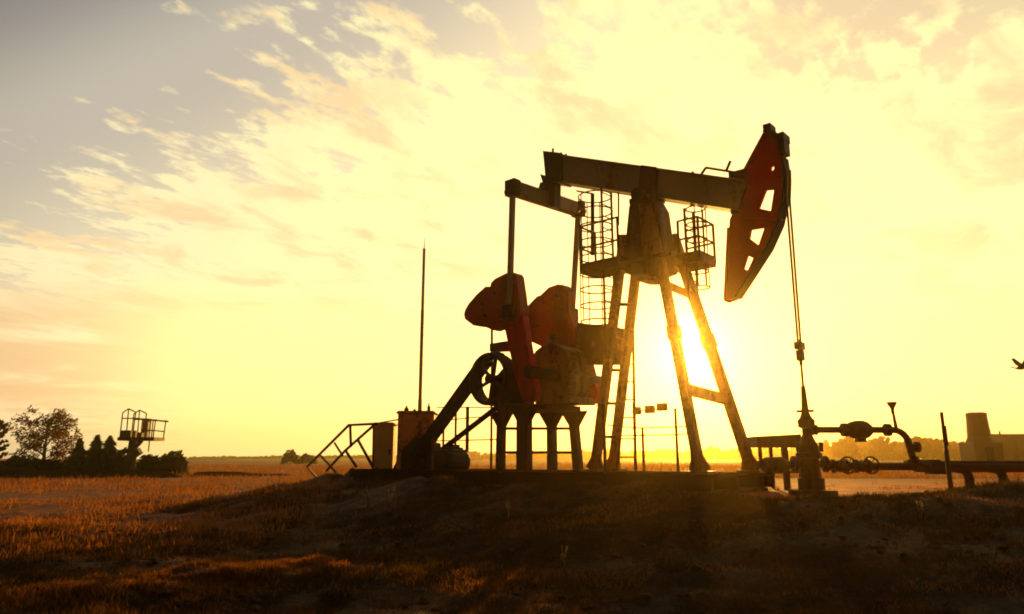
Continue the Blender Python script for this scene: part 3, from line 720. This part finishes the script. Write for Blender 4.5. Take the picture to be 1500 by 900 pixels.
# long low shed at the right edge
YS = 130.0; a = at(1452, 640, YS); zt = at(1490, 636, YS).z; gz = g1(a.x+4, YS)
SH = empty('long_shed', (a.x, YS, gz)); tag(SH, 'long low flat shed at the right edge behind the tank', 'shed')
m = MB(); m.b2((0, 0, -.5), (21, 5, zt-gz-.35)); m.build('wall', M['wall'], SH)
m = MB(); m.b2((-.3, -.3, zt-gz-.347), (21.3, 5.3, zt-gz)); m.build('roof', M['wall'], SH)
for kx in (1.2, 3.0): m = MB(); m.tube([(kx, 2, zt-gz-.1), (kx, 2, zt-gz+.9-.3*(kx > 2))], .14, 8); m.build('vent_pipe', M['wall'], SH)
# service tower on the left
YV = 58.0; q = far_at(194, 690, YV); TW = empty('service_tower', q); tag(TW, 'dark post platform with thin railings standing left among the bushes', 'platform')
tx = lambda px: at(px, 650, YV).x-q.x
tz = lambda py: at(200, py, YV).z-q.z
m = MB(); m.bar((tx(193), 0, -.2), (tx(196), 0, tz(646)), .55, .55); m.bar((tx(188), 0, -.2), (tx(190), 0, tz(672)), .3, .6); m.build('column', M['dark'], TW)
m = MB(); m.bar((tx(196), 0, tz(660)), (tx(207), 0, tz(646)), .22, .3); m.bar((tx(190), 0, tz(672)), (tx(206), 0, tz(660)), .5, .6); m.build('brace', M['dark'], TW)
m = MB(); m.b2((tx(180), -.9, tz(646)), (tx(233), .9, tz(641))); DK = m.build('deck', M['dark'], TW)
m = MB(); m.b2((tx(180.5), -.7, tz(641)+.003), (tx(196.5), .5, tz(631))); m.build('equipment_box', M['dark'], TW)
m = MB(); m.b2((tx(204), .2, tz(641)+.003), (tx(212), .7, tz(613))); m.build('pale_cabinet', M['pole'], TW); 
m = MB(); m.b2((tx(205), -.6, tz(641)+.003), (tx(211), -.1, tz(634))); m.build('crate', M['dark'], TW)
def tl_(a, b_, yy, r=.05): m.tube([(tx(a[0]), yy, tz(a[1])), (tx(b_[0]), yy, tz(b_[1]))], r, 5)
for yy in (-.85, .85):
    m = MB()
    tl_((192, 641), (191, 601), yy); tl_((183, 641), (183, 606), yy); tl_((201, 641), (202, 605), yy); tl_((231, 641), (232, 615), yy); tl_((213, 641), (213, 614), yy)
    tl_((183, 606), (191, 600), yy); tl_((191, 600), (202, 605), yy); tl_((183, 614), (202, 614), yy); tl_((202, 614), (236, 617), yy, .07); tl_((213, 630), (232, 632), yy)
    m.build('guard_rail', M['rail'], TW)
m = MB(); tl_((226, 642), (226, 662), -.8); m.build('drop_pipe', M['rail'], TW)
# low earth banks
def bank(px0, px1, Yd, h, wd, name):
    a, b_ = far_at(px0, 690, Yd), far_at(px1, 690, Yd); n = 60; vs = []; fs = []
    for i in range(n+1):
        t_ = i/n; x = a.x+(b_.x-a.x)*t_; env = min(1, t_*14, (1-t_)*14); gz = g1(x, Yd)
        hh = h*env*(1+.7*float(vnoise(np.array([x*.5]), np.array([Yd]), 11)[0]))
        vs += [(x, Yd-wd, gz-.1), (x, Yd-wd*.3, gz+hh), (x, Yd+wd*.3, gz+hh*.9), (x, Yd+wd, gz-.1)]
    for i in range(n):
        for j in range(3): fs.append((i*4+j, i*4+j+1, (i+1)*4+j+1, (i+1)*4+j))
    mm = MB(); mm.add(vs, fs, False); o = mm.build(name, M['deck']); o['kind'] = 'structure'; return o
bank(-90, 268, 53, .55, 1.1, 'earth_bank'); bank(278, 432, 57, .26, .8, 'earth_bank')

# ------------------------------------------------------------------ trees and bushes
def leaf_cloud(mm, centers, n_per, rad, size, squash=1.0, rnd=None):
    for c_, rr in centers:
        for _ in range(int(n_per*(rr/rad)**2)+3):
            d = Vector((rnd.gauss(0, 1), rnd.gauss(0, 1), rnd.gauss(0, 1)*squash)); d.normalize(); d *= rr*rnd.random()**.5
            p = Vector(c_)+d; s_ = size*(.6+.8*rnd.random())
            e = Vector((rnd.gauss(0, 1), rnd.gauss(0, 1), rnd.gauss(0, 1))).normalized(); f_ = e.orthogonal().normalized(); g_ = e.cross(f_)
            mm.add([p-f_*s_, p+g_*s_*.5, p+f_*s_, p-g_*s_*.5], [(0, 1, 2, 3)])
def tree(name, loc, h, spread, mat, label, seed, trunk=.2, dens=26, size=.20, group=None, low=.25, clear=1.0):
    rnd = random.Random(seed); o = empty(name, loc); tag(o, label, 'tree', group)
    mm = MB(); cents = []
    lean = Vector((rnd.uniform(-.02, .02)*h, 0, 0))
    mm.tube([(0, 0, -.3), lean*.3+Vector((0, 0, h*.3)), lean*.7+Vector((0, 0, h*.65)), lean+Vector((0, 0, h*.97))], [trunk, trunk*.75, trunk*.4, .03], 7)
    nb = 22
    for i in range(nb):
        t_ = low+(1-low)*(i+rnd.random()*.6)/nb; b0 = lean*t_+Vector((0, 0, h*t_)); a = i*2.4+rnd.random()
        env = math.sin(min(1, (1-t_)/(1-low)*1.0+.12)*math.pi*.62)
        L_ = spread*env*(.75+.45*rnd.random())
        e = b0+Vector((math.cos(a)*L_, math.sin(a)*L_, h*.10+L_*.25))
        mid = b0.lerp(e, .55)+Vector((0, 0, -.05*L_))
        mm.tube([b0, mid, e], [trunk*.3, trunk*.2, .02], 5)
        for tt in (.45, .7, .9, 1.05):
            cents.append((b0.lerp(e, tt)+Vector((rnd.gauss(0, .12)*spread, rnd.gauss(0, .12)*spread, rnd.gauss(0, .08)*spread)), spread*(.13+.12*rnd.random())*clear))
    cents.append((lean+Vector((0, 0, h*.97)), spread*.16))
    mm.build('trunk', M['bark'], o)
    lm = MB(); leaf_cloud(lm, cents, dens, spread*.19, size, .9, rnd); lm.build('crown', mat, o)
    return o
def spruce(loc, h, spread, label, seed, group=None):
    rnd = random.Random(seed); o = empty('spruce_tree', loc); tag(o, label, 'tree', group)
    m_ = MB(); m_.tube([(0, 0, -.3), (0, 0, h*.98)], [.16, .02], 7); m_.build('trunk', M['bark'], o)
    lm = MB(); n = int(2600)
    for _ in range(n):
        t_ = rnd.random()**.62; zc = h*(1-.95*t_); tier = .8+.2*math.cos(zc*9+rnd.random()); rr = spread*(t_**.85*.97+.01)*tier; a = rnd.random()*6.283; q_ = rr*(rnd.random()**.4)
        p = Vector((math.cos(a)*q_, math.sin(a)*q_, zc-q_*.22)); d = Vector((math.cos(a), math.sin(a), -.35)).normalized(); s_ = .16+.14*rnd.random(); g_ = Vector((-d.y, d.x, rnd.uniform(-.4, .4))).normalized()
        lm.add([p-d*s_, p+g_*s_*.45, p+d*s_, p-g_*s_*.45], [(0, 1, 2, 3)])
    lm.build('crown', M['spruce'], o); return o
def bush(px0, px1, pyt, pyb, Yd, mat, label, seed, name='bush', n=420, size=.22, group=None, cat='bush'):
    rnd = random.Random(seed); a, b_ = at(px0, pyb, Yd), at(px1, pyb, Yd); cx = (a.x+b_.x)/2; wd = (b_.x-a.x)/2; gz = g1(cx, Yd); h = at((px0+px1)/2, pyt, Yd).z-gz
    mm = MB(); prof = [rnd.random() for _ in range(9)]
    kk = max(1.0, wd/4)
    for _ in range(int(n*kk)):
        x = rnd.uniform(-1, 1); env = (1-abs(x)**3)*(.72+.28*prof[int((x+1)*4.4)]*1.0)
        p = Vector((x*wd, rnd.uniform(-1, 1)*min(wd, h)*.6, max(.0, h*env*(rnd.random()**.6)))); s_ = size*(.6+.8*rnd.random())
        e = Vector((rnd.gauss(0, 1), rnd.gauss(0, 1), rnd.gauss(0, 1))).normalized(); f_ = e.orthogonal().normalized(); g_ = e.cross(f_)
        mm.add([p-f_*s_, p+g_*s_*.6, p+f_*s_, p-g_*s_*.6], [(0, 1, 2, 3)])
    for i in range(5):
        x = rnd.uniform(-.7, .7)*wd; mm.tube([(x*.6, 0, -.2), (x, rnd.uniform(-.4, .4), h*.6)], [.06, .02], 5)
    o = mm.build(name, mat); o.location = (cx, Yd, gz); tag(o, label, cat, group); return o
q = far_at(62, 690, 66); zt = at(64, 597, 66).z
tree('bare_tree', q, (zt-q.z)*.80, 2.9, M['autumn'], 'tallest tree on the left, loose crown with sky showing through', 14, .2, 64, .12, low=.05, clear=.95)
q = far_at(-14, 690, 64); zt = at(-4, 612, 64).z
tree('bare_tree', q, (zt-q.z)*.85, .95, M['autumn'], 'thin sparse tree cut off by the left edge', 12, .14, 18, .15)
for px, pyt, s_, lab, sd in ((112, 642, 1.2, 'single small spruce just right of the tallest tree', 21), (137, 637, 1.75, 'left spruce of the dark pair left of the service tower', 22), (156, 638, 1.75, 'right spruce of the dark pair left of the service tower', 23)):
    q = far_at(px, 690, 61); zt = at(px, pyt, 61).z; spruce(q, zt-q.z, s_, lab, sd, 'spruces on the left')
bush(-20, 96, 667, 690, 58.5, M['spruce'], 'long dark hedge under the tallest tree on the left', 31, 'hedge', 900, .26, cat='hedge')
bush(92, 130, 664, 690, 60, M['bush'], 'round brown bush between the hedge and the spruces', 32)
bush(120, 178, 664, 690, 60.3, M['spruce'], 'dark undergrowth at the foot of the pair of spruces', 38)
bush(160, 192, 655, 690, 60.5, M['bush'], 'brown bush between the spruces and the service tower', 33)
bush(198, 240, 667, 690, 59.5, M['spruce'], 'dark bush right behind the service tower post', 34, n=700)
bush(232, 272, 661, 690, 60, M['bush'], 'rightmost bush of the clump round the service tower', 35, n=600)
bush(413, 437, 659, 676, 150, M['spruce'], 'small round bush alone on the far field', 36, n=300, size=.4)
bush(436, 462, 665, 676, 160, M['bush'], 'low bush beside the small round bush on the far field', 37, n=300, size=.4)
# far woods and low rise on the skyline
def woods(px0, px1, pyt, Yd, name, label, mat, seed, n, size, amp=.5):
    rnd = random.Random(seed); a, b_ = at(px0, 672, Yd), at(px1, 672, Yd); mm = MB(); h0 = at((px0+px1)/2, pyt, Yd).z-g1((a.x+b_.x)/2, Yd)
    ph = [rnd.random()*6.28 for _ in range(6)]
    for _ in range(n):
        x = rnd.uniform(a.x, b_.x); s0 = x/Yd*30
        h = h0*(1-amp*.5+amp*(.22*math.sin(s0*2.1+ph[0])+.18*math.sin(s0*5.3+ph[1])+.2*math.sin(s0*11+ph[2])+.12*math.sin(s0*23+ph[3])))
        zc = h*rnd.random()**.7; yy = Yd+rnd.uniform(0, .04)*Yd; p = Vector((x, yy, g1(x, Yd)+zc)); s_ = size*(.6+.8*rnd.random())
        e = Vector((rnd.gauss(0, 1), rnd.gauss(0, 1)-.6, rnd.gauss(0, 1))).normalized(); f_ = e.orthogonal().normalized(); g_ = e.cross(f_)
        mm.add([p-f_*s_, p+g_*s_*.7, p+f_*s_, p-g_*s_*.7], [(0, 1, 2, 3)])
    o = mm.build(name, mat); o['kind'] = 'stuff'; o['label'] = label; o['category'] = 'woods'; return o
woods(1195, 1520, 643, 230, 'far_woods', 'uneven band of brown woods along the horizon on the right', M['far'], 41, 4200, 1.0)
woods(1040, 1200, 655, 300, 'far_woods', 'thin band of far woods behind the shelter', M['far'], 42, 1500, 1.1)
woods(640, 1040, 660, 420, 'far_woods', 'hazy strip of far woods seen between the pump legs', M['far'], 43, 2600, 1.4)
woods(270, 640, 668, 500, 'far_woods', 'very low strip of far woods on the left horizon', M['far'], 44, 2000, 1.3)
for px, Yd, pyt, lab, sd in ((1240, 170, 648, 'rounded brown tree left of the elbow pipe on the horizon', 51), (1292, 190, 646, 'rounded brown tree below the pressure gauge', 52), (1345, 180, 646, 'dark tree just right of the elbow pipe', 53), (1375, 200, 649, 'low tree left of the marker post', 54)):
    q = far_at(px, 670, Yd); zt = at(px, pyt, Yd).z; tree('field_tree', q, zt-q.z, 2.6, M['far'] if sd != 53 else M['bush'], lab, sd, .2, 40, .35, 'trees along the right horizon', low=.1)

# ------------------------------------------------------------------ bird at the right edge
q = at(1497, 540, 26.0); BD = empty('bird', q); tag(BD, 'dark bird in flight at the right edge of the sky', 'bird')
m = MB(); m.lathe((-.22, 0, 0), [(.005, -.04), (.02, 0), (.05, .06), (.075, .16), (.07, .26), (.035, .36), (.05, .40), (.045, .45), (.012, .49), (.002, .53)], (1, 0, .12), 12); m.build('body', M['feather'], BD)
def wingm(sg):
    mm = MB(); pts = [(-.08, 0, .03), (.10, 0, .03), (.16, sg*.20, .20), (.08, sg*.45, .44), (-.05, sg*.42, .40), (-.10, sg*.18, .17)]
    mm.add(pts+[(p[0], p[1], p[2]+.012) for p in pts], [(0, 1, 2, 5), (5, 2, 3, 4), (11, 8, 7, 6), (10, 9, 8, 11), (0, 6, 7, 1), (1, 7, 8, 2), (2, 8, 9, 3), (3, 9, 10, 4), (4, 10, 11, 5), (5, 11, 6, 0)])
    return mm.build('wing', M['feather'], BD)
wingm(-1); wingm(1)
m = MB(); m.add([(-.2, -.02, 0), (-.2, .02, 0), (-.40, .07, .05), (-.40, -.07, .05), (-.2, -.02, .015), (-.2, .02, .015), (-.40, .07, .06), (-.40, -.07, .06)], [(0,1,2,3),(7,6,5,4),(0,4,5,1),(1,5,6,2),(2,6,7,3),(3,7,4,0)]); m.build('tail', M['feather'], BD)

# ------------------------------------------------------------------ grass
def grass(name, label, n, sampler, hmin, hmax, wid, mat, lean=.5):
    x, y, sc_ = sampler(n); z_ = ground(x, y); n = len(x)
    a = np.random.rand(n)*2*np.pi; h = (hmin+(hmax-hmin)*np.random.rand(n)**2.6)*sc_; w_ = wid*sc_*(.6+.8*np.random.rand(n))
    la = np.random.rand(n)*2*np.pi; lm = lean*np.random.rand(n)*h
    P = np.empty((n, 3, 3))
    P[:, 0] = np.c_[x-np.cos(a)*w_, y-np.sin(a)*w_, z_-.01]; P[:, 1] = np.c_[x+np.cos(a)*w_, y+np.sin(a)*w_, z_-.01]
    P[:, 2] = np.c_[x+np.cos(la)*lm, y+np.sin(la)*lm, z_+h]
    me = bpy.data.meshes.new(name); me.vertices.add(n*3); me.vertices.foreach_set('co', P.reshape(-1))
    me.loops.add(n*3); me.loops.foreach_set('vertex_index', np.arange(n*3)); me.polygons.add(n)
    me.polygons.foreach_set('loop_start', np.arange(n)*3); me.polygons.foreach_set('loop_total', np.full(n, 3)); me.update(); me.validate()
    me.materials.append(mat); o = bpy.data.objects.new(name, me); col.objects.link(o); o['kind'] = 'stuff'; o['label'] = label; o['category'] = 'grass'; return o
def on_deck(x, y):
    dx, dy = x-PO.x, y-PO.y; u_ = dx*U.x+dy*U.y; v_ = dx*V.x+dy*V.y
    return (np.abs(v_) < 2.0) & (u_ > -9.3) & (u_ < 3.2)
def near_s(n):
    y = 5.5+9.5*np.random.rand(n)**1.2; x = (np.random.rand(n)*2-1)*(y*.80+.8)
    d = vnoise(x*.9, y*1.4, 21)+.6*vnoise(x*2.7, y*3.9, 22); k = (d > -.26+.5*(np.random.rand(n)-.5)) & ~on_deck(x, y) & ~((x > 4.2) & (y > 12.0))
    x, y, d = x[k], y[k], d[k]; return x, y, .55+.8*np.clip(d+.25, 0, 1)
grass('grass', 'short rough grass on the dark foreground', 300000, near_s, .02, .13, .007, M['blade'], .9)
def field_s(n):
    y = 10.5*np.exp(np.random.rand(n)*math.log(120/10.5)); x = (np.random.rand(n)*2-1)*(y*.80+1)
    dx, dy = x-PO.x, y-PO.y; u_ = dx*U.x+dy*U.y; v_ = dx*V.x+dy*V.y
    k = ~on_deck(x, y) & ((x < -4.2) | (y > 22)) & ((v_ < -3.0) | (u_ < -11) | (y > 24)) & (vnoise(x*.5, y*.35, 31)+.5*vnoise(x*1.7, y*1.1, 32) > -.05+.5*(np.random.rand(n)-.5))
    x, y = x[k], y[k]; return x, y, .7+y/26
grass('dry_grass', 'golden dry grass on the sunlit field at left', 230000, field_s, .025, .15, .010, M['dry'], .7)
def slope_s(n):
    u_ = -13+17*np.random.rand(n); v_ = -6.5+4.7*np.random.rand(n); x = PO.x+U.x*u_+V.x*v_; y = PO.y+U.y*u_+V.y*v_
    d = vnoise(x*1.1, y*1.1, 41)+.7*vnoise(x*3.3, y*3.3, 42); k = (d > -.05+.6*(np.random.rand(n)-.5)) & (y > 5)
    return x[k], y[k], .55+.9*np.clip(d[k]+.2, 0, 1)
grass('slope_grass', 'dark tufted grass on the bank below the deck', 60000, slope_s, .03, .15, .009, M['blade'], .9)
def tuft_s(n):  # straw tufts added to bring lit patches into the dark foreground
    y = 5.6+7.5*np.random.rand(n)**1.1; x = (np.random.rand(n)*2-1)*(y*.80+.8); d = vnoise(x*.55, y*1.5, 71)+.6*vnoise(x*2.2, y*4.5, 72)
    k = (d > .20+.25*(np.random.rand(n)-.5)) & ~on_deck(x, y); return x[k], y[k], .7+1.1*np.clip(d[k], 0, 1)
grass('lit_patch_tufts', 'dry straw coloured grass added as lit patches in the dark foreground', 120000, tuft_s, .015, .075, .007, M['dry'], 1.3)
def rise_s(n):  # bright grass along the added rise, makes the lit streak
    tt = np.random.rand(n); x = -4.8+2.3*tt+np.random.randn(n)*.45; y = 7.4+2.6*tt+np.random.randn(n)*.35; k = vnoise(x*1.6, y*2.4, 81) > -.1
    return x[k], y[k], np.full(k.sum(), 1.0)
grass('lit_streak_grass', 'dry grass on the low rise added as a sunlit streak in the left foreground', 42000, rise_s, .015, .085, .007, M['dry'], 1.2)
def sand_s(n):
    x = 4+14*np.random.rand(n); y = 11.5+9*np.random.rand(n); d = vnoise(x*.8, y*1.6, 51)+.5*vnoise(x*3, y*4, 52); k = d > .22
    return x[k], y[k], np.full(k.sum(), 1.0)
grass('sparse_grass', 'sparse dry tufts on the sand round the well head', 14000, sand_s, .03, .12, .010, M['dry'], .8)
def clods(n):                                    # loose clods and stones lying on the near ground
    vs = []; fs = []; ico = [(0,0,1),(.89,0,.45),(.28,.85,.45),(-.72,.53,.45),(-.72,-.53,.45),(.28,-.85,.45),(.72,.53,-.45),(-.28,.85,-.45),(-.89,0,-.45),(-.28,-.85,-.45),(.72,-.53,-.45),(0,0,-1)]
    tri = [(0,1,2),(0,2,3),(0,3,4),(0,4,5),(0,5,1),(1,6,2),(2,7,3),(3,8,4),(4,9,5),(5,10,1),(2,6,7),(3,7,8),(4,8,9),(5,9,10),(1,10,6),(11,7,6),(11,8,7),(11,9,8),(11,10,9),(11,6,10)]
    rnd = random.Random(77); y = 5.6+9*np.random.rand(n)**1.2; x = (np.random.rand(n)*2-1)*(y*.8+.6); k = (vnoise(x*.6, y*.9, 61) > -.12) & ~on_deck(x, y); x, y = x[k], y[k]; z_ = ground(x, y)
    for a, b_, c_ in zip(x, y, z_):
        r_ = .012+.05*rnd.random()**3; b0 = len(vs); f1, f2 = rnd.uniform(.7, 1.4), rnd.uniform(.5, .9)
        for p in ico:
            j = rnd.uniform(.7, 1.2); vs.append((a+p[0]*r_*f1*j, b_+p[1]*r_*j, c_+p[2]*r_*f2*j+r_*.25))
        fs += [tuple(b0+i for i in t_) for t_ in tri]
    mm = MB(); mm.add(vs, fs); o = mm.build('soil_clods', M['clod']); o['kind'] = 'stuff'; o['label'] = 'loose clods and stones on the dark foreground'; o['category'] = 'clods'
M['clod'] = paint('clod', (.10, .055, .022), (.05, .026, .010), .45, 6.0, .9, spec=.1)
clods(5200)
# weeds: a few tall stalks that stand out
def weed(px, py, Yd, h, label, seed, group='dry weeds in the foreground'):
    rnd = random.Random(seed); q = at(px, py, Yd); gz = g1(q.x, Yd); mm = MB()
    for i in range(5):
        a = rnd.random()*6.28; l_ = rnd.uniform(.02, .12)*h*2; hh = h*rnd.uniform(.6, 1); tip = Vector((math.cos(a)*l_, math.sin(a)*l_, hh))
        mm.tube([(0, 0, -.03), tip*.5+Vector((0, 0, .02)), tip], [.006, .005, .003], 5)
        for j in range(7):
            p = tip*rnd.uniform(.55, 1.02); e = Vector((rnd.gauss(0, 1), rnd.gauss(0, 1), rnd.gauss(0, 1))).normalized(); f_ = e.orthogonal().normalized(); g_ = e.cross(f_); s_ = .025
            mm.add([p-f_*s_, p+g_*s_*.5, p+f_*s_, p-g_*s_*.5], [(0, 1, 2, 3)])
    o = mm.build('weed_plant', M['weed']); o.location = (q.x, Yd, gz); return tag(o, label, 'weed', group)
for i, (px, py, Yd, h, lab) in enumerate(((826, 800, 9.2, .26, 'pale weed standing alone below the middle of the pump'), (540, 750, 14.5, .5, 'tall weed on the dark slope below the stairs'), (572, 752, 14.2, .5, 'weed on the dark slope, right of the tall weed below the stairs'),
        (1352, 790, 9.8, .30, 'thin weed in the dark ground below the marker post'), (746, 745, 12.6, .4, 'weed at the foot of the deck below the gearbox'), (235, 795, 11.5, .35, 'weed at the edge of the sunlit field on the left'))):
    weed(px, py, Yd, h, lab, 60+i)

# ------------------------------------------------------------------ haze
HAZE = True
if HAZE:
    m = MB(); m.b2((-720, -40, -3.5), (720, 610, 22))
    hm = bpy.data.materials.new('haze_air'); hm.use_nodes = True; t = hm.node_tree; t.nodes.clear()
    pv = t.nodes.new('ShaderNodeVolumePrincipled'); pv.inputs['Color'].default_value = (1.0, .76, .26, 1); pv.inputs['Density'].default_value = .00085; pv.inputs['Anisotropy'].default_value = .945
    o_ = t.nodes.new('ShaderNodeOutputMaterial'); t.links.new(pv.outputs[0], o_.inputs['Volume'])
    ho = m.build('haze', hm); ho['kind'] = 'stuff'; ho['label'] = 'warm haze in the evening air'; ho['category'] = 'haze'
